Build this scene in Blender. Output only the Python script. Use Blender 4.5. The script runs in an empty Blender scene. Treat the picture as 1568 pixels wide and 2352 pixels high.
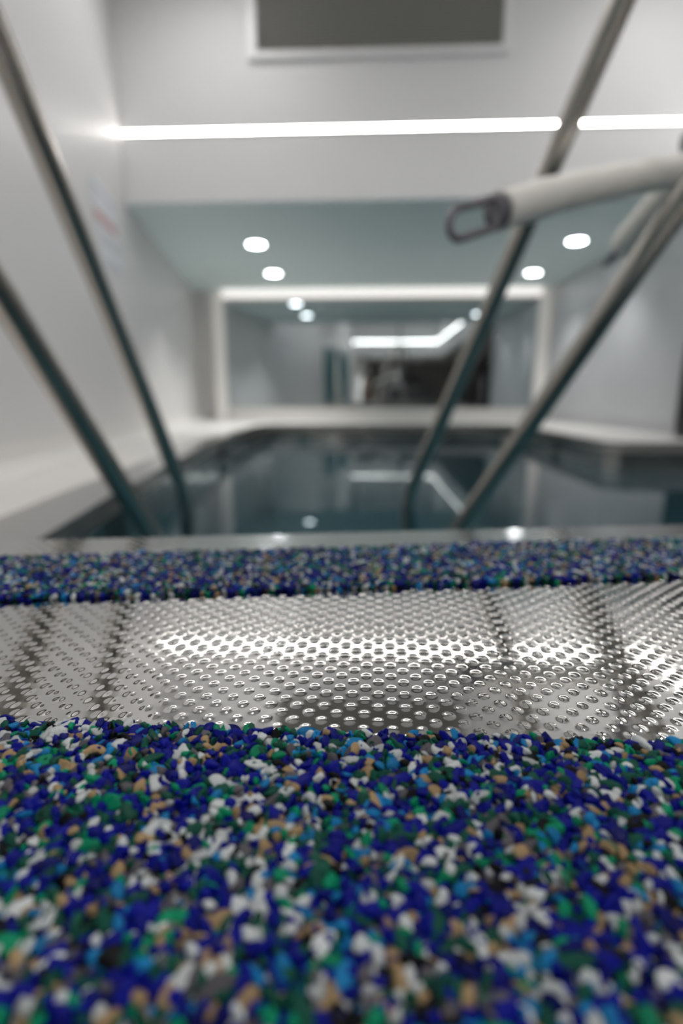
import bpy, bmesh, math, random
import numpy as np
from mathutils import Vector, Matrix

S = bpy.context.scene
COL = S.collection
PI = math.pi
random.seed(7)
rng = np.random.default_rng(11)

# ------------------------------------------------------------------ camera
PITCH, YAW = math.radians(12.362), math.radians(2.517)
cam_d = bpy.data.cameras.new('camera')
cam_d.sensor_fit = 'VERTICAL'
cam_d.sensor_height = 36.0
cam_d.sensor_width = 24.0
cam_d.lens = 36.0 * 1200.0 / 2352.0
cam_d.clip_start = 0.005
cam_d.clip_end = 100
cam_d.dof.use_dof = True
cam_d.dof.focus_distance = 0.208
cam_d.dof.aperture_fstop = 3.5
cam_o = bpy.data.objects.new('camera', cam_d)
cam_o.location = (0, 0, 0)
cam_o.rotation_euler = (PI/2 - PITCH, 0, YAW)
COL.objects.link(cam_o)
S.camera = cam_o

# ------------------------------------------------------------------ world, exposure
S.view_settings.view_transform = 'Standard'
S.view_settings.look = 'None'
S.view_settings.gamma = 1.0
S.view_settings.exposure = 0.42
w = bpy.data.worlds.new('world')
S.world = w
w.use_nodes = True
w.node_tree.nodes['Background'].inputs[0].default_value = (0.5, 0.55, 0.6, 1)
w.node_tree.nodes['Background'].inputs[1].default_value = 0.02
S.cycles.use_denoising = True
S.cycles.max_bounces = 10
S.cycles.diffuse_bounces = 5
S.cycles.glossy_bounces = 6
S.cycles.transparent_max_bounces = 12
S.cycles.sample_clamp_indirect = 8.0

LED_E = 25.0        # strip lights
DOWN_E = 16.0       # faces of the downlights
SPOT_W = 31.0       # beam of a downlight over the pool
SPOT_MAIN_W = 42.0  # beam of a downlight in the high ceiling

# ------------------------------------------------------------------ heights (camera height = 0)
Z_TREAD = -0.12
Z_DECK = -0.26
Z_WATER = -0.395
Z_SOFFIT = 1.216
Z_CEIL = 2.62
Y_BULK = 3.64
Y_BACKBULK = -3.38
X_RIGHT = 2.12


def wall_x(y):                       # face of the slanting left wall
    return -1.55 - 0.168 * (y - 3.64)


def edge_y(x):                       # pool-side edge of the top step
    return 0.4650 + 0.1395 * x


# ------------------------------------------------------------------ materials
def mat(name, color, rough=0.5, metal=0.0, spec=0.5, emit=None, estr=0.0, noise=None, bump=None, coat=0.0):
    m = bpy.data.materials.new(name)
    m.use_nodes = True
    nt = m.node_tree
    b = nt.nodes['Principled BSDF']
    b.inputs['Base Color'].default_value = (*color, 1)
    b.inputs['Roughness'].default_value = rough
    b.inputs['Metallic'].default_value = metal
    b.inputs['Specular IOR Level'].default_value = spec
    b.inputs['Coat Weight'].default_value = coat
    if emit:
        b.inputs['Emission Color'].default_value = (*emit, 1)
        b.inputs['Emission Strength'].default_value = estr
    if noise or bump:
        tc = nt.nodes.new('ShaderNodeTexCoord')
    if noise:
        sc, amt = noise
        n = nt.nodes.new('ShaderNodeTexNoise')
        n.inputs['Scale'].default_value = sc
        n.inputs['Detail'].default_value = 4
        nt.links.new(tc.outputs['Object'], n.inputs['Vector'])
        mp = nt.nodes.new('ShaderNodeMapRange')
        mp.inputs['To Min'].default_value = 1 - amt
        mp.inputs['To Max'].default_value = 1 + amt
        nt.links.new(n.outputs['Fac'], mp.inputs['Value'])
        mx = nt.nodes.new('ShaderNodeVectorMath')
        mx.operation = 'SCALE'
        mx.inputs[0].default_value = color
        nt.links.new(mp.outputs[0], mx.inputs['Scale'])
        nt.links.new(mx.outputs[0], b.inputs['Base Color'])
    if bump:
        sc, st, dist = bump
        n2 = nt.nodes.new('ShaderNodeTexNoise')
        n2.inputs['Scale'].default_value = sc
        nt.links.new(tc.outputs['Object'], n2.inputs['Vector'])
        bp = nt.nodes.new('ShaderNodeBump')
        bp.inputs['Strength'].default_value = st
        bp.inputs['Distance'].default_value = dist
        nt.links.new(n2.outputs['Fac'], bp.inputs['Height'])
        nt.links.new(bp.outputs[0], b.inputs['Normal'])
    return m


M = {}
M['wall'] = mat('white_wall_paint', (0.70, 0.69, 0.685), 0.45, noise=(1.5, 0.02))
M['bulk'] = mat('white_bulkhead_paint', (0.72, 0.72, 0.72), 0.55, noise=(1.5, 0.02))
M['panel'] = mat('satin_white_panel', (0.55, 0.56, 0.575), 0.35, noise=(1.0, 0.02))
M['soffit'] = mat('grey_green_ceiling_paint', (0.66, 0.77, 0.77), 0.6, noise=(1.0, 0.02))
M['ceil'] = mat('white_ceiling_paint', (0.7, 0.7, 0.7), 0.7, noise=(1.0, 0.02))
M['deck'] = mat('off_white_deck', (0.75, 0.73, 0.70), 0.4, noise=(3.0, 0.03))
M['darkwall'] = mat('charcoal_wall_finish', (0.13, 0.125, 0.12), 0.5, noise=(2.0, 0.1))
M['steel'] = mat('brushed_stainless_steel', (0.60, 0.59, 0.58), 0.16, 1.0, noise=(9.0, 0.03), bump=(60, 0.02, 0.001))
M['tube'] = mat('polished_stainless_tube', (0.50, 0.47, 0.43), 0.24, 1.0, noise=(12.0, 0.03))
M['pool_steel'] = mat('pool_sheet_steel', (0.50, 0.51, 0.50), 0.12, 1.0, noise=(6.0, 0.05))
M['basin'] = mat('submerged_steel', (0.09, 0.21, 0.25), 0.5, 0.0, noise=(3.0, 0.05))
M['mirror'] = mat('tinted_mirror', (0.49, 0.54, 0.55), 0.015, 1.0, noise=(0.7, 0.01))
M['frame'] = mat('white_frame_paint', (0.72, 0.70, 0.67), 0.4, noise=(3.0, 0.02))
M['led'] = mat('led_diffuser', (1, 1, 1), 0.5, emit=(1.0, 0.965, 0.93), estr=LED_E)
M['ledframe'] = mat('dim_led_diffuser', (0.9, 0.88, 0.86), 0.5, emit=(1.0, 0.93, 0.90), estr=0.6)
M['sideglow'] = mat('frame_paint_added_glow', (0.72, 0.70, 0.67), 0.4, emit=(1.0, 0.95, 0.90), estr=0.12)  # frame paint with faint emission added to brighten the mirror's side bars
M['down'] = mat('downlight_diffuser', (1, 1, 1), 0.5, emit=(0.93, 0.97, 1.0), estr=DOWN_E)
M['ring'] = mat('white_lamp_ring', (0.75, 0.75, 0.75), 0.4, noise=(5, 0.02))
M['vent'] = mat('grey_louvre_metal', (0.34, 0.335, 0.31), 0.45, 0.0, noise=(5, 0.03))
M['ventdark'] = mat('dark_duct', (0.06, 0.06, 0.055), 0.8, noise=(5, 0.05))
M['black'] = mat('black_gloss', (0.008, 0.008, 0.009), 0.3, noise=(5, 0.1))
M['teal'] = mat('teal_panel_finish', (0.02, 0.14, 0.17), 0.4, noise=(2.2, 0.5))
M['brown'] = mat('dark_brown_glaze', (0.03, 0.017, 0.010), 0.35, noise=(8, 0.3))
M['foam'] = mat('pale_grey_foam', (0.82, 0.80, 0.75), 0.85, noise=(30, 0.04), bump=(180, 0.15, 0.001))
M['plastic'] = mat('dark_grey_plastic', (0.19, 0.18, 0.20), 0.4, noise=(20, 0.05))
M['strap'] = mat('grey_webbing', (0.2, 0.2, 0.21), 0.8, noise=(80, 0.1))
M['paper'] = mat('printed_paper', (0.74, 0.76, 0.80), 0.6, noise=(10, 0.02))
M['red'] = mat('red_print', (0.62, 0.38, 0.39), 0.6, noise=(10, 0.05))
M['ink'] = mat('grey_print', (0.56, 0.57, 0.60), 0.6, noise=(10, 0.05))
M['resin'] = mat('dark_resin_bed', (0.006, 0.008, 0.02), 0.35, noise=(200, 0.3))
M['white_box'] = mat('pale_grey_plastic', (0.35, 0.36, 0.37), 0.5, noise=(10, 0.03))


def granule_mat():
    m = bpy.data.materials.new('rubber_granules')
    m.use_nodes = True
    nt = m.node_tree
    b = nt.nodes['Principled BSDF']
    a = nt.nodes.new('ShaderNodeAttribute')
    a.attribute_name = 'tint'
    n = nt.nodes.new('ShaderNodeTexNoise')
    n.inputs['Scale'].default_value = 900
    tc = nt.nodes.new('ShaderNodeTexCoord')
    nt.links.new(tc.outputs['Object'], n.inputs['Vector'])
    mp = nt.nodes.new('ShaderNodeMapRange')
    mp.inputs['To Min'].default_value = 0.8
    mp.inputs['To Max'].default_value = 1.15
    nt.links.new(n.outputs['Fac'], mp.inputs['Value'])
    mx = nt.nodes.new('ShaderNodeVectorMath')
    mx.operation = 'SCALE'
    nt.links.new(a.outputs['Color'], mx.inputs[0])
    nt.links.new(mp.outputs[0], mx.inputs['Scale'])
    nt.links.new(mx.outputs[0], b.inputs['Base Color'])
    b.inputs['Roughness'].default_value = 0.48
    b.inputs['Specular IOR Level'].default_value = 0.14
    bp = nt.nodes.new('ShaderNodeBump')
    bp.inputs['Strength'].default_value = 0.35
    bp.inputs['Distance'].default_value = 0.0003
    nt.links.new(n.outputs['Fac'], bp.inputs['Height'])
    nt.links.new(bp.outputs[0], b.inputs['Normal'])
    return m


M['granule'] = granule_mat()


def water_mat():
    m = bpy.data.materials.new('pool_water')
    m.use_nodes = True
    nt = m.node_tree
    nt.nodes.remove(nt.nodes['Principled BSDF'])
    out = nt.nodes['Material Output']
    fr = nt.nodes.new('ShaderNodeFresnel')
    fr.inputs['IOR'].default_value = 1.33
    gl = nt.nodes.new('ShaderNodeBsdfGlossy')
    gl.inputs['Color'].default_value = (1, 1, 1, 1)
    gl.inputs['Roughness'].default_value = 0.01
    tr = nt.nodes.new('ShaderNodeBsdfTransparent')
    tr.inputs['Color'].default_value = (0.62, 0.86, 0.90, 1)
    mx = nt.nodes.new('ShaderNodeMixShader')
    n = nt.nodes.new('ShaderNodeTexNoise')
    n.inputs['Scale'].default_value = 1.6
    n.inputs['Detail'].default_value = 1
    tc = nt.nodes.new('ShaderNodeTexCoord')
    nt.links.new(tc.outputs['Object'], n.inputs['Vector'])
    bp = nt.nodes.new('ShaderNodeBump')
    bp.inputs['Strength'].default_value = 0.14
    bp.inputs['Distance'].default_value = 0.0004
    nt.links.new(n.outputs['Fac'], bp.inputs['Height'])
    nt.links.new(bp.outputs[0], gl.inputs['Normal'])
    nt.links.new(bp.outputs[0], fr.inputs['Normal'])
    nt.links.new(fr.outputs[0], mx.inputs[0])
    nt.links.new(tr.outputs[0], mx.inputs[1])
    nt.links.new(gl.outputs[0], mx.inputs[2])
    nt.links.new(mx.outputs[0], out.inputs['Surface'])
    return m


M['water'] = water_mat()

# dimple lattice of the rolled sheet
PX, PY, X0, Y0, DR, DH = 0.0108, 0.0047, 0.0172, 0.1862, 0.0027, 0.0002


def plate_bump_mat():
    """the same rolled dimples, as relief in the material, for sheet outside the modelled tread"""
    m = bpy.data.materials.new('rolled_dimple_steel')
    m.use_nodes = True
    nt = m.node_tree
    b = nt.nodes['Principled BSDF']
    b.inputs['Base Color'].default_value = (0.60, 0.59, 0.58, 1)
    b.inputs['Metallic'].default_value = 1
    b.inputs['Roughness'].default_value = 0.15
    tc = nt.nodes.new('ShaderNodeTexCoord')
    sp = nt.nodes.new('ShaderNodeSeparateXYZ')
    nt.links.new(tc.outputs['Object'], sp.inputs[0])

    def cosn(src, k, off):
        a = nt.nodes.new('ShaderNodeMath')
        a.operation = 'MULTIPLY_ADD'
        nt.links.new(src, a.inputs[0])
        a.inputs[1].default_value = k
        a.inputs[2].default_value = off
        c = nt.nodes.new('ShaderNodeMath')
        c.operation = 'COSINE'
        nt.links.new(a.outputs[0], c.inputs[0])
        return c.outputs[0]
    kx, ky = 2*PI/PX, PI/PY
    c1 = cosn(sp.outputs['X'], kx, -kx*X0)
    c2 = cosn(sp.outputs['Y'], ky, -ky*Y0)
    s = nt.nodes.new('ShaderNodeMath')
    s.operation = 'ADD'
    nt.links.new(c1, s.inputs[0])
    nt.links.new(c2, s.inputs[1])
    p = nt.nodes.new('ShaderNodeMath')
    p.operation = 'ABSOLUTE'
    nt.links.new(s.outputs[0], p.inputs[0])
    q = nt.nodes.new('ShaderNodeMath')
    q.operation = 'POWER'
    nt.links.new(p.outputs[0], q.inputs[0])
    q.inputs[1].default_value = 2
    bp = nt.nodes.new('ShaderNodeBump')
    bp.inputs['Strength'].default_value = 1
    bp.inputs['Distance'].default_value = DH/4
    nt.links.new(q.outputs[0], bp.inputs['Height'])
    nt.links.new(bp.outputs[0], b.inputs['Normal'])
    return m


M['platebump'] = plate_bump_mat()
M['plate'] = mat('rolled_stainless_sheet', (0.66, 0.65, 0.635), 0.055, 1.0, noise=(25.0, 0.03))


# ------------------------------------------------------------------ helpers
def smooth(me, on=True):
    me.polygons.foreach_set('use_smooth', [on]*len(me.polygons))


def obj(name, bm, m, parent=None, sm=False, bev=0.0, mods=None):
    me = bpy.data.meshes.new(name)
    bmesh.ops.recalc_face_normals(bm, faces=bm.faces)
    bm.to_mesh(me)
    bm.free()
    me.materials.append(m)
    smooth(me, sm)
    o = bpy.data.objects.new(name, me)
    COL.objects.link(o)
    if parent:
        o.parent = parent
        o.matrix_parent_inverse = Matrix.Translation(-parent.location) if parent.type == 'EMPTY' else Matrix()
    if bev:
        b = o.modifiers.new('bevel', 'BEVEL')
        b.width = bev
        b.segments = 2
        b.limit_method = 'ANGLE'
    return o


def thing(name, label, cat, loc=(0, 0, 0), group=None):
    o = bpy.data.objects.new(name, None)
    o.empty_display_size = 0.05
    COL.objects.link(o)
    o.location = loc
    return tag(o, label, cat, group)


def tag(o, label, cat, group=None, kind=None):
    o['label'] = label
    o['category'] = cat
    if group:
        o['group'] = group
    if kind:
        o['kind'] = kind
    return o


def struct(name, bm, m, label=None, **k):
    o = obj(name, bm, m, **k)
    o['kind'] = 'structure'
    if label:
        o['label'] = label
    return o


def BM():
    return bmesh.new()


def box(bm, x0, x1, y0, y1, z0, z1):
    v = [bm.verts.new(p) for p in ((x0, y0, z0), (x1, y0, z0), (x1, y1, z0), (x0, y1, z0),
                                   (x0, y0, z1), (x1, y0, z1), (x1, y1, z1), (x0, y1, z1))]
    for f in ((0, 3, 2, 1), (4, 5, 6, 7), (0, 1, 5, 4), (1, 2, 6, 5), (2, 3, 7, 6), (3, 0, 4, 7)):
        bm.faces.new([v[i] for i in f])
    return bm


def prism(bm, pts, z0, z1):
    lo = [bm.verts.new((x, y, z0)) for x, y in pts]
    hi = [bm.verts.new((x, y, z1)) for x, y in pts]
    n = len(pts)
    bm.faces.new(hi)
    bm.faces.new(list(reversed(lo)))
    for i in range(n):
        j = (i+1) % n
        bm.faces.new((lo[i], lo[j], hi[j], hi[i]))
    return bm


def obox(bm, c, ax, ay, az):
    """box with centre c and half-axis vectors"""
    c, ax, ay, az = Vector(c), Vector(ax), Vector(ay), Vector(az)
    v = [bm.verts.new(c + a*ax + b*ay + d*az) for d in (-1, 1) for a, b in ((-1, -1), (1, -1), (1, 1), (-1, 1))]
    for f in ((0, 3, 2, 1), (4, 5, 6, 7), (0, 1, 5, 4), (1, 2, 6, 5), (2, 3, 7, 6), (3, 0, 4, 7)):
        bm.faces.new([v[i] for i in f])
    return bm


def tube(bm, pts, rad, seg=32, closed=False):
    """tube through points; rad a number or one per point"""
    pts = [Vector(p) for p in pts]
    n = len(pts)
    rs = [rad]*n if isinstance(rad, (int, float)) else rad
    rings = []
    up = None
    for i, p in enumerate(pts):
        if closed:
            t = (pts[(i+1) % n] - pts[i-1]).normalized()
        else:
            t = (pts[min(i+1, n-1)] - pts[max(i-1, 0)]).normalized()
        if up is None:
            up = Vector((0, 0, 1)) if abs(t.z) < 0.9 else Vector((0, 1, 0))
        a = t.cross(up).normalized()
        b = a.cross(t).normalized()
        up = b
        rings.append([bm.verts.new(p + rs[i]*(math.cos(2*PI*k/seg)*a + math.sin(2*PI*k/seg)*b)) for k in range(seg)])
    m = n if closed else n-1
    for i in range(m):
        r0, r1 = rings[i], rings[(i+1) % n]
        for k in range(seg):
            bm.faces.new((r0[k], r0[(k+1) % seg], r1[(k+1) % seg], r1[k]))
    if not closed:
        bm.faces.new(rings[0])
        bm.faces.new(list(reversed(rings[-1])))
    return bm


def bend(pts, r, n=8):
    """round the corners of a polyline"""
    pts = [Vector(p) for p in pts]
    out = [pts[0]]
    for i in range(1, len(pts)-1):
        a, p, b = pts[i-1], pts[i], pts[i+1]
        u, v = (a-p).normalized(), (b-p).normalized()
        rr = min(r, (a-p).length*0.45, (b-p).length*0.45)
        s, e = p+u*rr, p+v*rr
        for k in range(n+1):
            t = k/n
            out.append(s*(1-t)**2 + p*2*t*(1-t) + e*t*t)
    out.append(pts[-1])
    return out


def lathe(bm, prof, c, seg=32):
    rings = []
    for r, z in prof:
        rings.append([bm.verts.new((c[0]+r*math.cos(2*PI*k/seg), c[1]+r*math.sin(2*PI*k/seg), c[2]+z)) for k in range(seg)])
    for i in range(len(prof)-1):
        for k in range(seg):
            bm.faces.new((rings[i][k], rings[i][(k+1) % seg], rings[i+1][(k+1) % seg], rings[i+1][k]))
    bm.faces.new(list(reversed(rings[0])))
    bm.faces.new(rings[-1])
    return bm


def np_mesh(name, co, faces, m, parent=None, tint=None, quads=True):
    me = bpy.data.meshes.new(name)
    k = faces.shape[1]
    me.vertices.add(len(co))
    me.vertices.foreach_set('co', co.astype(np.float32).ravel())
    me.loops.add(faces.size)
    me.loops.foreach_set('vertex_index', faces.astype(np.int32).ravel())
    me.polygons.add(len(faces))
    me.polygons.foreach_set('loop_start', np.arange(0, faces.size, k, dtype=np.int32))
    me.polygons.foreach_set('use_smooth', np.ones(len(faces), dtype=bool))
    if tint is not None:
        at = me.color_attributes.new('tint', 'FLOAT_COLOR', 'POINT')
        at.data.foreach_set('color', tint.astype(np.float32).ravel())
    me.update(calc_edges=True)
    me.materials.append(m)
    o = bpy.data.objects.new(name, me)
    COL.objects.link(o)
    if parent:
        o.parent = parent
    return o


# ------------------------------------------------------------------ room shell
POOL = [(-0.52, edge_y(-0.52)), (-0.60, 0.92), (-0.675, 1.35), (-0.76, 1.97), (-0.89, 2.96), (-1.00, 4.85), (-0.92, 5.12),
        (1.34, 5.20), (1.42, 5.05), (1.425, 4.25), (1.41, 3.15), (1.48, 3.09), (3.6, 3.06), (3.6, edge_y(3.6))]
YB = -6.2            # wall far behind the camera
XR = 4.6


def deck_piece(pts):
    return prism(BM(), pts, Z_DECK - 0.12, Z_DECK)


# deck round the pool: built as quads between the pool outline and the room outline
bm = BM()
inner = POOL
outer = [(-2.4, edge_y(-0.52)), (-2.4, 0.92), (-2.4, 1.35), (-2.4, 1.97), (-2.4, 2.96), (-2.4, 4.85), (-2.4, 6.7),
         (1.34, 6.7), (XR, 6.7), (XR, 4.6), (XR, 3.9), (XR, 3.4), (XR, 3.06), (XR, edge_y(3.6))]
iv = [bm.verts.new((x, y, Z_DECK)) for x, y in inner]
ov = [bm.verts.new((x, y, Z_DECK)) for x, y in outer]
for i in range(len(iv)-1):
    bm.faces.new((iv[i], iv[i+1], ov[i+1], ov[i]))
f4 = [bm.verts.new((x, y, Z_DECK)) for x, y in ((-2.4, YB), (XR, YB))]
bm.faces.new((ov[0], iv[0], iv[-1], ov[-1], f4[1], f4[0]))
fl = struct('floor', bm, M['deck'])
sd = fl.modifiers.new('thick', 'SOLIDIFY')
sd.thickness = 0.05
sd.offset = -1
for p in fl.data.polygons:
    if p.normal.z < 0:
        fl.data.flip_normals()
        break

# left wall, slanting
bm = BM()
ya, yb = 6.62, YB
prism(bm, [(wall_x(ya), ya), (wall_x(yb), yb), (wall_x(yb)-0.15, yb), (wall_x(ya)-0.15, ya)], Z_DECK - 0.05, Z_CEIL)
struct('wall_left', bm, M['wall'])
# coved skirting at its foot
bm = BM()
prof = [(0.0, 0.10), (0.012, 0.10), (0.02, 0.05), (0.04, 0.022), (0.075, 0.006), (0.10, 0.0), (0.0, 0.0)]
rings = []
for y in (6.4, -3.3):
    rings.append([bm.verts.new((wall_x(y)+dx+0.001, y, Z_DECK+0.001+dz)) for dx, dz in prof])
for k in range(len(prof)):
    bm.faces.new((rings[0][k], rings[0][(k+1) % len(prof)], rings[1][(k+1) % len(prof)], rings[1][k]))
bm.faces.new(rings[0])
bm.faces.new(list(reversed(rings[1])))
struct('baseboard_left', bm, M['deck'])
# back wall behind the mirror
struct('wall_back', box(BM(), -2.4, 2.35, 6.50, 6.65, Z_DECK-0.05, Z_SOFFIT+0.1), M['wall'])
# right wall of the alcove in three satin panels with thin joints
struct('wall_right', box(BM(), 2.13, 2.35, 3.72, 6.55, Z_DECK-0.05, Z_SOFFIT+0.1), M['panel'])
bm = BM()
for y0 in (3.72, 4.66, 5.60):
    box(bm, 2.115, 2.1295, y0+0.004, min(y0+0.936, 6.38), Z_DECK+0.08, Z_SOFFIT-0.01)
struct('trim_right', bm, M['panel'], bev=0.003)
# alcove ceiling and the bulkhead in front of it
struct('ceiling', box(BM(), -2.4, 2.35, Y_BULK+0.001, 6.6, Z_SOFFIT, Z_SOFFIT+0.1), M['soffit'])
struct('wall_bulkhead', box(BM(), -1.75, 2.3, Y_BULK, Y_BULK+0.15, Z_SOFFIT+0.003, Z_CEIL), M['bulk'])
# high ceiling of the main room, right and rear bulkheads with low dark zones below
struct('ceiling_main', box(BM(), -2.4, XR, YB, Y_BULK+0.3, Z_CEIL, Z_CEIL+0.1), M['ceil'])
struct('trim_bulkhead_right', box(BM(), X_RIGHT, X_RIGHT+0.12, Y_BACKBULK-0.12, Y_BULK, Z_SOFFIT, Z_CEIL), M['bulk'])
struct('trim_bulkhead_rear', box(BM(), -0.6, X_RIGHT, Y_BACKBULK-0.12, Y_BACKBULK, Z_SOFFIT, Z_CEIL), M['bulk'])
struct('ceiling_low_right', box(BM(), X_RIGHT+0.12, XR, YB, 3.9, Z_SOFFIT, Z_SOFFIT+0.08), M['darkwall'])
struct('ceiling_low_rear', box(BM(), -0.6, X_RIGHT+0.12, YB, Y_BACKBULK-0.12, Z_SOFFIT, Z_SOFFIT+0.08), M['darkwall'])
struct('wall_front', box(BM(), -2.4, XR, YB-0.12, YB, Z_DECK-0.05, Z_CEIL), M['darkwall'])
struct('wall_side', box(BM(), XR, XR+0.12, YB, 6.7, Z_DECK-0.05, Z_CEIL), M['wall'])
struct('wall_end', box(BM(), 2.35, XR, 3.72, 3.86, Z_DECK-0.05, Z_SOFFIT), M['wall'])

# ------------------------------------------------------------------ pool basin
pool = thing('swimming_pool', 'sunken stainless steel pool with angled rim filled with dark teal water', 'pool', (0.4, 2.4, Z_DECK))
bm = BM()
lo = [bm.verts.new((x, y, -1.45)) for x, y in POOL]
md = [bm.verts.new((x, y, Z_WATER-0.02)) for x, y in POOL]
n = len(POOL)
for i in range(n):
    j = (i+1) % n
    bm.faces.new((lo[i], lo[j], md[j], md[i]))
bm.faces.new(lo)
obj('basin', bm, M['basin'], pool)
bm = BM()
md = [bm.verts.new((x, y, Z_WATER-0.02)) for x, y in POOL]
hi = [bm.verts.new((x, y, Z_DECK+0.001)) for x, y in POOL]
for i in range(n):
    j = (i+1) % n
    bm.faces.new((md[i], md[j], hi[j], hi[i]))
obj('side_wall', bm, M['pool_steel'], pool)


def offset_poly(pts, ws):
    cx = sum(p[0] for p in pts)/len(pts)
    cy = sum(p[1] for p in pts)/len(pts)
    out = []
    n = len(pts)
    for i, (x, y) in enumerate(pts):
        a, b = Vector(pts[i-1]), Vector(pts[(i+1) % n])
        t = (b-a).normalized()
        nv = Vector((-t.y, t.x))
        if nv.dot(Vector((x-cx, y-cy))) < 0 and i not in (10, 11):
            nv = -nv
        if i in (10, 11):
            nv = Vector((0.7, 0.7))
        out.append((x+nv.x*ws[i], y+nv.y*ws[i]))
    return out


bm = BM()
ws = [0.16, 0.17, 0.15, 0.13, 0.11, 0.04, 0.03, 0.03, 0.03, 0.03, 0.03, 0.03, 0.03, 0.03]
outp = offset_poly(POOL, ws)
a = [bm.verts.new((x, y, Z_DECK+0.005)) for x, y in POOL[:-1]]
b = [bm.verts.new((x, y, Z_DECK+0.005)) for x, y in outp[:-1]]
c = [bm.verts.new((x, y, Z_DECK-0.003)) for x, y in outp[:-1]]
d = [bm.verts.new((x, y, Z_DECK-0.01)) for x, y in POOL[:-1]]
for i in range(len(a)-1):
    bm.faces.new((a[i], a[i+1], b[i+1], b[i]))
    bm.faces.new((b[i], b[i+1], c[i+1], c[i]))
    bm.faces.new((d[i], d[i+1], a[i+1], a[i]))
obj('rim', bm, M['steel'], pool)
# nozzles and skimmer mouths in the walls, above the water
for (x, y, nx, ny) in ((1.418, 3.95, -1, 0.0), (-0.905, 3.3, 1, 0.06), (1.424, 4.7, -1, 0.0)):
    bm = BM()
    c0 = Vector((x, y, -0.335))
    nrm = Vector((nx, ny, 0)).normalized()
    tube(bm, [c0 - nrm*0.004, c0 + nrm*0.012], 0.04, 24)
    obj('jet_nozzle', bm, M['black'], pool)
# submerged steps inside the pool
for k, (yo, zt) in enumerate(((0.28, -0.62), (0.56, -0.82), (0.84, -1.02), (1.12, -1.22))):
    bm = BM()
    x0, x1 = -0.5, 0.46
    p = [(x0, edge_y(x0)+0.004), (x1, edge_y(x1)+0.004), (x1-0.14*yo, edge_y(x1)+yo), (x0-0.14*yo+0.06, edge_y(x0)+yo)]
    prism(bm, p, -1.44, zt)
    obj('submerged_step', bm, M['basin'], pool)

# water
bm = BM()
bm.faces.new([bm.verts.new((x, y, Z_WATER)) for x, y in POOL])
wo = obj('water', bm, M['water'])
tag(wo, 'still dark teal water reflecting ceiling lamps inside the steel pool', 'water', kind='stuff')
if wo.data.polygons[0].normal.z < 0:
    wo.data.flip_normals()

# ------------------------------------------------------------------ entry step with rolled dimples
step = thing('entry_step', 'stainless steel top step with rows of rolled dimples between two granule strips', 'step', (0, 0, Z_DECK))
bm = BM()
pts = [(-0.94, edge_y(-0.94)), (wall_x(-1.3)+0.05, -1.3), (3.65, -1.3), (3.65, edge_y(3.65))]
prism(bm, pts, Z_DECK - 0.4, Z_TREAD - 0.0012)
o = obj('body', bm, M['steel'], step, bev=0.003)


def dimple(x, y):
    k = np.round((y - Y0)/PY)
    h = np.zeros_like(x)
    xs = x - 0.03*(y - Y0)
    for dk in (-2, -1, 0, 1, 2):
        kk = k + dk
        yc = Y0 + kk*PY
        off = X0 + np.where(np.mod(kk, 2) == 1, PX/2, 0)
        n0 = np.round((xs - off)/PX)
        for dn in (-1, 0, 1):
            xc = off + (n0+dn)*PX
            r2 = ((xs-xc)**2 + (y-yc)**2)/(DR*DR)
            h += 0.95*np.maximum(0, 1-r2)**2 + 0.05*np.exp(-r2)
    return h*DH


nx, ny = 1560, 700
xs = np.linspace(-0.42, 0.52, nx)
v = np.linspace(0, 1, ny)
X, V = np.meshgrid(xs, v)
Y = 0.02 + V*(edge_y(X) - 0.003 - 0.02)
Z = Z_TREAD + dimple(X, Y)
co = np.stack([X.ravel(), Y.ravel(), Z.ravel() - Z_DECK], 1)
idx = np.arange(nx*ny).reshape(ny, nx)
F = np.stack([idx[:-1, :-1].ravel(), idx[:-1, 1:].ravel(), idx[1:, 1:].ravel(), idx[1:, :-1].ravel()], 1)
np_mesh('dimpled_tread', co, F, M['plate'], step)
# the sheet carries on left, right and behind
for (x0, x1, y0, y1) in ((-1.04, -0.42, -1.28, None), (0.52, 3.64, -1.28, None), (-0.42, 0.52, -1.28, 0.02)):
    bm = BM()
    if y1 is None:
        xa = max(x0, wall_x(y0)+0.07)
        x0 = max(x0, -0.93)
        prism(bm, [(xa, y0), (x1, y0), (x1, edge_y(x1)-0.003), (x0, edge_y(x0)-0.003)], Z_TREAD-0.001, Z_TREAD+0.0001)
    else:
        box(bm, x0, x1, y0, y1, Z_TREAD-0.001, Z_TREAD+0.0001)
    obj('side_sheet', bm, M['platebump'], step)

# ------------------------------------------------------------------ granule strips
PAL = np.array([
    (0.0, 0.004, 0.25), (0.001, 0.004, 0.13), (0.006, 0.085, 0.055), (0.0, 0.27, 0.13), (0.01, 0.22, 0.52),
    (0.66, 0.69, 0.69), (0.42, 0.285, 0.15), (0.13, 0.12, 0.135), (0.003, 0.003, 0.005)])
PW = np.array([0.30, 0.07, 0.17, 0.08, 0.06, 0.15, 0.07, 0.07, 0.07])
PW = PW/PW.sum()


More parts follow.
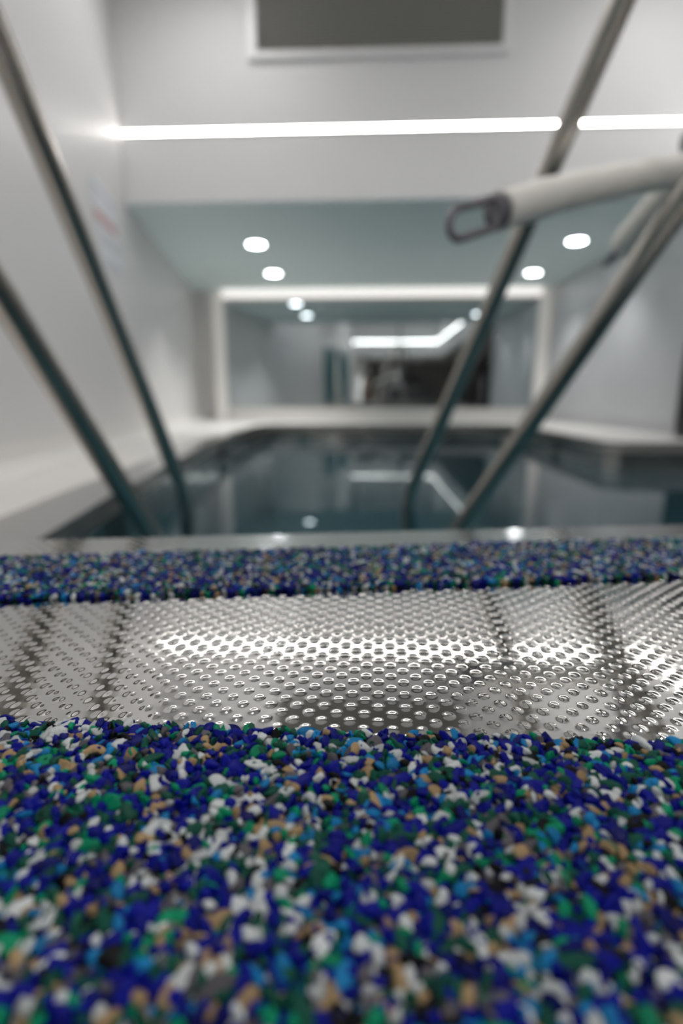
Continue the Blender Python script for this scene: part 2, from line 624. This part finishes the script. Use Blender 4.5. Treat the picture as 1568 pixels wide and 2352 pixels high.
def templates(sub, n, seed):
    r = np.random.default_rng(seed)
    bm = BM()
    bmesh.ops.create_icosphere(bm, subdivisions=sub, radius=1)
    co = np.array([v.co[:] for v in bm.verts])
    fa = np.array([[v.index for v in f.verts] for f in bm.faces])
    bm.free()
    co /= np.linalg.norm(co, axis=1)[:, None]
    out = []
    for _ in range(n):
        k = r.integers(5, 9)
        nr = r.normal(size=(k, 3))
        nr /= np.linalg.norm(nr, axis=1)[:, None]
        d = r.uniform(0.60, 1.05, k)
        q = np.maximum(co @ nr.T, 0)/d
        pn = 36.0
        rad = 1/np.power((q**pn).sum(1) + 0.58**pn, 1/pn)
        c = co*rad[:, None]
        c *= np.array([r.uniform(0.9, 1.55), r.uniform(0.75, 1.1), r.uniform(0.55, 0.9)])
        out.append(c)
    return np.array(out), fa


T_HI = templates(3, 30, 1)
T_LO = templates(2, 30, 2)


def rand_rot(n):
    q = rng.normal(size=(n, 4))
    q /= np.linalg.norm(q, axis=1)[:, None]
    w_, x, y, z = q.T
    return np.stack([np.stack([1-2*(y*y+z*z), 2*(x*y-z*w_), 2*(x*z+y*w_)], 1),
                     np.stack([2*(x*y+z*w_), 1-2*(x*x+z*z), 2*(y*z-x*w_)], 1),
                     np.stack([2*(x*z-y*w_), 2*(y*z+x*w_), 1-2*(x*x+y*y)], 1)], 1)


def granules(corner, ang, length, depth, size, height, parent, hi_range):
    """heap of rounded-angular grains over a length x depth patch"""
    allc, allf, allt = [], [], []
    base = 0
    pos = []
    for (frac, zl) in ((1.0, 0.08), (0.85, 0.40), (0.50, 0.78)):
        p = size*1.03/math.sqrt(frac)
        gx, gy = np.meshgrid(np.arange(0, length, p), np.arange(0, depth, p))
        gx = gx + (np.arange(gx.shape[0])[:, None] % 2)*p/2
        x = gx.ravel() + rng.uniform(-0.42, 0.42, gx.size)*p
        y = gy.ravel() + rng.uniform(-0.42, 0.42, gx.size)*p
        z = zl*height + rng.uniform(-0.16, 0.16, gx.size)*height
        # ragged borders
        keep = (y > rng.uniform(-0.3, 0.7, y.size)*size) & (y < depth - rng.uniform(-0.3, 0.7, y.size)*size)
        if zl > 0.7:
            keep &= rng.uniform(size=y.size) < 0.86
        pos.append(np.stack([x, y, z], 1)[keep])
    P = np.concatenate(pos)
    P[:, 0] -= length/2
    ca, sa = math.cos(ang), math.sin(ang)
    W = np.stack([corner[0] + P[:, 0]*ca - P[:, 1]*sa, corner[1] + P[:, 0]*sa + P[:, 1]*ca, P[:, 2] + Z_TREAD + 0.0006], 1)
    hi = np.abs(W[:, 0] - hi_range[0]) < hi_range[1]
    for sel, (T, fa) in ((hi, T_HI), (~hi, T_LO)):
        C = W[sel]
        n = len(C)
        if n == 0:
            continue
        s = size*0.60*np.exp(rng.normal(0, 0.30, n)).clip(0.5, 1.55)
        R = rand_rot(n)
        tv = T[rng.integers(0, len(T), n)]
        vv = np.einsum('nij,nkj->nki', R, tv)*s[:, None, None]
        vv[:, :, 2] *= 0.85
        vv += C[:, None, :]
        over = np.maximum(0, vv[:, :, 2].max(1) - (Z_TREAD + height*1.3))
        vv[:, :, 2] -= over[:, None]
        vv[:, :, 2] = np.maximum(vv[:, :, 2], Z_TREAD + 0.0003)
        k = T.shape[1]
        f = (fa[None] + (np.arange(n)*k)[:, None, None]).reshape(-1, 3) + base
        ci = rng.choice(len(PAL), n, p=PW)
        col = PAL[ci]*rng.uniform(0.65, 1.0, (n, 1))
        t = np.concatenate([col, np.ones((n, 1))], 1)
        allc.append(vv.reshape(-1, 3))
        allf.append(f)
        allt.append(np.repeat(t, k, axis=0))
        base += n*k
    co = np.concatenate(allc)
    co -= np.array(parent.location)
    o = np_mesh('granules', co, np.concatenate(allf), M['granule'], parent, np.concatenate(allt))
    o['kind'] = 'stuff'
    return o


def strip(label, corner, ang, length, depth, hi_range):
    t = thing('anti_slip_strip', label, 'anti-slip strip', (corner[0], corner[1], Z_TREAD), 'granule strips on the top step')
    ca, sa = math.cos(ang), math.sin(ang)

    def loc(x, y):
        return (corner[0]+x*ca-y*sa, corner[1]+x*sa+y*ca)
    m = 0.002
    bm = prism(BM(), [loc(-length/2+m, m), loc(length/2-m, m), loc(length/2-m, depth-m), loc(-length/2+m, depth-m)],
               Z_TREAD+0.0004, Z_TREAD+0.0016)
    obj('resin_bed', bm, M['resin'], t)
    granules(corner, ang, length, depth, 0.0024, 0.0034, t, hi_range)
    return t


bpy.context.view_layer.update()
strip('wide foreground strip of blue, green, white and tan rubber granules nearest the viewer', (-0.008, 0.0745), math.radians(-0.6), 0.80, 0.0930, (0.0, 0.19))
strip('farther narrow-looking strip of blue and green rubber granules beside the pool edge', (0.000, 0.3165), math.radians(8.2), 0.94, 0.089, (0.0, -1))

# ------------------------------------------------------------------ handrails
RT = 0.0245


def extend(a, b, t):
    a, b = Vector(a), Vector(b)
    return a + (b-a)*t


def handrail(label, top, low, side):
    a0, a1 = Vector(top[0]), Vector(top[1])       # upper rail: high point, point at the water
    b0, b1 = Vector(low[0]), Vector(low[1])
    t = thing('handrail', label, 'handrail', (a1.x, a1.y, -1.2), 'stainless handrails at the pool steps')
    dirh = (a1 - a0)
    hi = a0 - dirh*((1.12 - a0.z)/(a0.z - a1.z))*1.0
    back = Vector((hi.x, hi.y, 0)) - Vector((a1.x, a1.y, 0))
    back.z = 0
    back.normalize()
    end = hi + back*0.75
    foot = Vector((end.x, end.y, Z_TREAD if side > 0 else Z_TREAD))
    w1 = a1.copy()
    bm = tube(BM(), bend([foot, end, hi, w1, Vector((w1.x, w1.y, -1.21))], 0.09, 10), RT)
    obj('upper_rail', bm, M['tube'], t, sm=True)
    # lower rail runs from the rear post down into the water
    dl = b1 - b0
    s = (end.y - b0.y)/dl.y
    pst = b0 + dl*s
    pst.z = min(pst.z, 0.9)
    start = Vector((end.x, end.y, pst.z))
    w2 = extend(b0, b1, 1.14)
    bm = tube(BM(), bend([start, b0 + dl*(s*0.45), w2, Vector((w2.x, w2.y, -1.0))], 0.10, 10), RT)
    obj('lower_rail', bm, M['tube'], t, sm=True)
    bm = lathe(BM(), [(0.045, 0), (0.045, 0.006), (0.02, 0.01)], (foot.x, foot.y, Z_TREAD+0.0003))
    obj('floor_flange', bm, M['tube'], t, sm=False)
    return t


handrail('left pair of stainless tube handrails sloping down into the pool beside the left wall',
         ((-0.627, 1.013, 0.589), (-0.610, 1.748, -0.349)), ((-0.590, 0.874, 0.164), (-0.528, 1.230, -0.329)), -1)
handrail('right pair of stainless tube handrails sloping into the pool, crossing the padded bar',
         ((0.485, 1.208, 0.743), (0.160, 1.928, -0.377)), ((0.594, 1.117, 0.362), (0.278, 1.477, -0.365)), 1)

# ------------------------------------------------------------------ padded hoist bar
hub = Vector((0.712, 1.305, 0.492))
h = thing('hoist_bar', 'pale grey foam padded hoist bar with dark loop handles hanging beside the right handrails', 'hoist', hub)


def spline(pts, n=24):
    pts = [Vector(p) for p in pts]
    P = [pts[0]*2-pts[1]] + pts + [pts[-1]*2-pts[-2]]
    out = []
    seg = len(pts)-1
    for i in range(n+1):
        u = i/n*seg
        k = min(int(u), seg-1)
        t = u-k
        p0, p1, p2, p3 = P[k:k+4]
        out.append(0.5*((2*p1)+(p2-p0)*t+(2*p0-5*p1+4*p2-p3)*t*t+(3*p1-p0-3*p2+p3)*t**3))
    return out


def loop_handle(base, d, side, length, width, r):
    """closed oval loop leaving base along d; side is its width direction"""
    d, side = Vector(d).normalized(), Vector(side).normalized()
    hw = width/2
    pts = []
    for k in range(17):
        a = -PI/2 + PI*k/16
        pts.append(base + d*(length-hw+hw*math.cos(a)) + side*(hw*math.sin(a)))
    for k in range(17):
        a = PI/2 + PI*k/16
        pts.append(base + d*(hw*0.3+hw*0.3*math.cos(a)) + side*(hw*math.sin(a)))
    bm = tube(BM(), pts, r, 16, closed=True)
    tube(bm, [base - d*0.010, base + d*0.004], 0.026, 28)
    return bm


def arm(pts, r, loop_len, loop_w, tilt):
    P = spline(pts, 30)
    d = (P[-1]-P[-2]).normalized()
    rs = [r*(0.93 + 0.07*min(1, k/2, (30-k)/2)) + 0.0012*math.sin(k*1.3) for k in range(31)]
    bm = tube(BM(), P, rs, 36)
    obj('foam_sleeve', bm, M['foam'], h, sm=True, bev=0.004)
    hz = d.cross(Vector((0, 0, 1))).normalized()
    side = (Vector((0, 0, 1))*math.cos(tilt) + hz*math.sin(tilt))
    bm = loop_handle(P[-1] + d*0.004, d, side, loop_len, loop_w, 0.0072)
    obj('loop_handle', bm, M['plastic'], h, sm=True)


arm([(0.690, 1.295, 0.482), (0.656, 1.285, 0.474), (0.513, 1.21, 0.432), (0.358, 1.085, 0.368), (0.221, 0.973, 0.304)], 0.032, 0.122, 0.046, 0.15)
arm([(0.702, 1.325, 0.478), (0.686, 1.375, 0.445), (0.676, 1.45, 0.412), (0.672, 1.515, 0.389)], 0.036, 0.075, 0.038, 0.9)
bm = lathe(BM(), [(0.020, -0.035), (0.030, -0.03), (0.031, 0.035), (0.034, 0.04), (0.034, 0.062), (0.022, 0.075), (0.012, 0.08)], hub)
obj('hub', bm, M['plastic'], h, sm=False, bev=0.002)
obj('lifting_strap', box(BM(), hub.x-0.02, hub.x+0.02, hub.y-0.0015, hub.y+0.0015, hub.z+0.07, Z_CEIL-0.05), M['strap'], h)
obj('ceiling_trolley', box(BM(), hub.x-0.06, hub.x+0.06, hub.y-0.09, hub.y+0.09, Z_CEIL-0.12, Z_CEIL-0.001), M['plastic'], h, bev=0.01)

# ------------------------------------------------------------------ LED strip lights on the bulkheads
ZL = 1.612


def led_strip(label, p0, p1, nrm, group='LED strips round the high ceiling'):
    p0, p1, nrm = Vector(p0), Vector(p1), Vector(nrm)
    t = thing('led_strip_light', label, 'strip light', (p0+p1)/2, group)
    ax = (p1-p0)/2
    c = (p0+p1)/2
    obj('diffuser', obox(BM(), c + nrm*0.006, ax, nrm*0.004, (0, 0, 0.0065)), M['led'], t)
    bm = BM()
    for s in (-1, 1):
        obox(bm, c + nrm*0.005 + Vector((0, 0, s*0.0098)), ax, nrm*0.0045, (0, 0, 0.003))
    obj('channel', bm, M['ring'], t)


led_strip('bright white LED strip across the bulkhead below the ventilation grille', (wall_x(Y_BULK)+0.02, Y_BULK, ZL), (X_RIGHT-0.01, Y_BULK, ZL), (0, -1, 0))
led_strip('LED strip along the right bulkhead, seen only in the mirror as a diagonal line', (X_RIGHT, Y_BULK-0.01, ZL), (X_RIGHT, Y_BACKBULK+0.01, ZL), (-1, 0, 0))
led_strip('LED strip on the far bulkhead, seen only in the mirror as a level line', (-0.36, Y_BACKBULK, ZL), (X_RIGHT-0.01, Y_BACKBULK, ZL), (0, 1, 0))

# ------------------------------------------------------------------ downlights


def downlight(x, y, z, label, watt, group, r=0.066, cone=110):
    t = thing('downlight', label, 'downlight', (x, y, z), group)
    bm = lathe(BM(), [(r, -0.006), (r, -0.001)], (x, y, z), 40)
    obj('lens', bm, M['down'], t)
    bm = BM()
    pr = [(r+0.001, -0.001), (r+0.001, -0.008), (r+0.012, -0.008), (r+0.014, -0.001)]
    rr = [[bm.verts.new((x+a*math.cos(2*PI*k/40), y+a*math.sin(2*PI*k/40), z+b)) for k in range(40)] for a, b in pr]
    for i in range(4):
        for k in range(40):
            bm.faces.new((rr[i][k], rr[i][(k+1) % 40], rr[(i+1) % 4][(k+1) % 40], rr[(i+1) % 4][k]))
    obj('trim_ring', bm, M['ring'], t)
    ld = bpy.data.lights.new('downlight_beam', 'SPOT')
    ld.energy = watt
    ld.spot_size = math.radians(cone)
    ld.spot_blend = 0.7
    ld.shadow_soft_size = 0.05
    ld.color = (1.0, 0.98, 0.965)
    lo_ = bpy.data.objects.new('downlight_beam', ld)
    COL.objects.link(lo_)
    lo_.parent = t
    lo_.location = (0, 0, -0.02)


G = 'downlights over the pool'
downlight(-0.892, 4.56, Z_SOFFIT, 'round downlight in the low ceiling, nearer one on the left', SPOT_W*1.4, G)
downlight(-0.925, 5.575, Z_SOFFIT, 'round downlight in the low ceiling, left one close to the mirror', SPOT_W*1.4, G)
downlight(1.663, 4.58, Z_SOFFIT, 'round downlight in the low ceiling, nearer one on the right beyond the padded bar', SPOT_W*0.7, G)
downlight(1.657, 5.66, Z_SOFFIT, 'round downlight in the low ceiling, right one close to the mirror', SPOT_W*0.7, G)
G2 = 'downlights in the high ceiling'
for x, y, wh, f in ((-0.85, 2.9, 'left front', 0.5), (1.75, 2.9, 'right front', 0.5), (-0.6, 1.4, 'left middle, added', 1), (1.5, 1.4, 'right middle, added', 1), (0.0, -1.9, 'left rear, added', 0.8), (1.5, -1.9, 'right rear, added', 0.8)):  # middle and rear pairs are added to light the room
    downlight(x, y, Z_CEIL, 'round downlight in the high ceiling above the frame, ' + wh, SPOT_MAIN_W*f, G2, cone=160)
for y in (1.6, -0.8):  # unseen lamps added to brighten the side wall for the pool reflections
    downlight(3.3, y, Z_SOFFIT, 'added unseen downlight in the low ceiling of the side zone, out of frame', 40.0, 'added downlights in the side zone')
for x, wh in ((0.4, 'left'), (1.7, 'right')):  # lamps added to lift the dark rear zone in the mirror
    downlight(x, -4.7, Z_SOFFIT, 'added round downlight in the dark low rear ceiling, ' + wh, 160.0, 'added downlights in the rear zone', 0.03)

# ------------------------------------------------------------------ ventilation grille
v = thing('ventilation_grille', 'wide grey louvred ventilation grille in a white frame on the bulkhead', 'ventilation grille', (0.06, Y_BULK, 2.2))
x0, x1, z0, z1 = -0.668, 0.786, 2.02, 2.42
bm = BM()
for (a, b, c, d) in ((x0-0.05, x1+0.05, z0-0.035, z0), (x0-0.05, x1+0.05, z1, z1+0.035), (x0-0.05, x0, z0, z1), (x1, x1+0.05, z0, z1)):
    box(bm, a, b, Y_BULK-0.03, Y_BULK-0.0005, c, d)
obj('grille_frame', bm, M['ring'], v)
obj('duct_back', box(BM(), x0, x1, Y_BULK-0.004, Y_BULK-0.001, z0, z1), M['ventdark'], v)
bm = BM()
zz = z0 + 0.008
while zz < z1 - 0.004:
    obox(bm, (0.5*(x0+x1), Y_BULK-0.016, zz), ((x1-x0)/2, 0, 0), (0, 0.0042, -0.0038), (0, -0.0007, -0.0008))
    zz += 0.0165
lv = obj('louvre_slats', bm, M['vent'], v)

# ------------------------------------------------------------------ mirror
mr = thing('wall_mirror', 'large dark tinted mirror in a white frame on the wall beyond the pool', 'mirror', (0.14, 6.45, -0.12))
bm = BM()
gx0, gx1, gz0, gz1 = -1.665, 1.985, -0.125, 1.10
obj('mirror_glass', box(BM(), gx0, gx1, 6.44, 6.45, gz0, gz1), M['mirror'], mr)
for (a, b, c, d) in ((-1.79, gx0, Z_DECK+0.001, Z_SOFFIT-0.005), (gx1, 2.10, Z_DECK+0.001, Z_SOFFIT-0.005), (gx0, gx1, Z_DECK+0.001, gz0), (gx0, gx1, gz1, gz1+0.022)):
    obj('side_bar_added_glow' if b-a < 1 else 'frame_rail', box(BM(), a, b, 6.37, 6.499, c, d), M['sideglow'] if b-a < 1 else M['frame'], mr)
o = obj('lit_top_bar', box(BM(), gx0+0.0, gx1, 6.375, 6.45, gz1+0.023, Z_SOFFIT-0.006), M['ledframe'], mr)
o['label'] = 'softly glowing warm white band'

# ------------------------------------------------------------------ notices on the left wall
WD = Vector((-0.168, 1, 0)).normalized()        # along the left wall, away from the camera
WN = Vector((1, 0.168, 0)).normalized()         # out of the left wall


def sheet(label, y, z, wd, ht, bars):
    t = thing('wall_notice', label, 'notice', (wall_x(y), y, z), 'paper notices on the left wall')
    c = Vector((wall_x(y), y, z)) + WN*0.003
    obj('paper', obox(BM(), c, WD*wd/2, WN*0.001, (0, 0, ht/2)), M['paper'], t)
    for (u, w_, a, b, m) in bars:
        obj('print_bar', obox(BM(), c + WD*u*wd + WN*0.0015 + Vector((0, 0, a*ht)), WD*w_*wd/2, WN*0.0006, (0, 0, b*ht/2)), M[m], t)


sheet('pale notice with a red printed band, the upper sheet on the left wall', 3.17, 1.02, 0.46, 0.26,
      ((0, 0.86, -0.22, 0.20, 'red'), (0, 0.9, 0.30, 0.08, 'ink'), (-0.46, 0.04, 0.0, 0.96, 'ink')))
sheet('pale notice with grey printed lines, the lower sheet on the left wall', 3.22, 0.80, 0.42, 0.15,
      ((0, 0.8, 0.30, 0.12, 'ink'), (0.05, 0.7, -0.30, 0.14, 'ink')))

# ------------------------------------------------------------------ things in the main room, seen in the mirror
y1, y2 = -2.5, 0.15
c = Vector((wall_x((y1+y2)/2), (y1+y2)/2, 0.48)) + WN*0.012
t = tag(obj('wall_panel', obox(BM(), c, WD*(y2-y1)/2*1.014, WN*0.010, (0, 0, 0.695)), M['teal']),
        'dark teal panel on the left wall, seen only in the mirror', 'wall panel')
cab = thing('equipment_cabinet', 'tall black cabinet at the right edge beyond the white deck', 'cabinet', (2.2, 3.35, Z_DECK))
obj('body', box(BM(), 2.052, 2.40, 3.15, 3.60, Z_DECK+0.02, 0.34), M['black'], cab, bev=0.008)
for sx in (2.08, 2.36):
    for sy in (3.2, 3.55):
        obj('leg', box(BM(), sx-0.015, sx+0.015, sy-0.015, sy+0.015, Z_DECK, Z_DECK+0.02), M['black'], cab)
obj('door', box(BM(), 2.042, 2.051, 3.17, 3.58, Z_DECK+0.04, 0.32), M['black'], cab, bev=0.002)
ct = thing('reception_counter', 'black low counter against the dark wall, seen only in the mirror', 'counter', (1.4, -5.6, Z_DECK))
obj('body', box(BM(), 0.78, 2.10, -5.85, -5.3, Z_DECK, 0.29), M['black'], ct, bev=0.01)
obj('countertop', box(BM(), 0.74, 2.14, -5.88, -5.26, 0.291, 0.33), M['black'], ct, bev=0.006)
tag(obj('storage_box', box(BM(), 0.80, 1.35, -5.75, -5.45, 0.331, 0.56), M['white_box'], bev=0.02),
    'pale grey box standing on the black counter, seen only in the mirror', 'box')
bm = lathe(BM(), [(0.13, 0), (0.22, 0.05), (0.26, 0.25), (0.23, 0.45), (0.14, 0.68), (0.07, 0.86), (0.06, 1.0), (0.085, 1.06)], (0.03, -5.0, Z_DECK))
tag(obj('floor_vase', bm, M['brown'], sm=True), 'tall dark brown tapered vase on the floor, seen only in the mirror', 'vase')
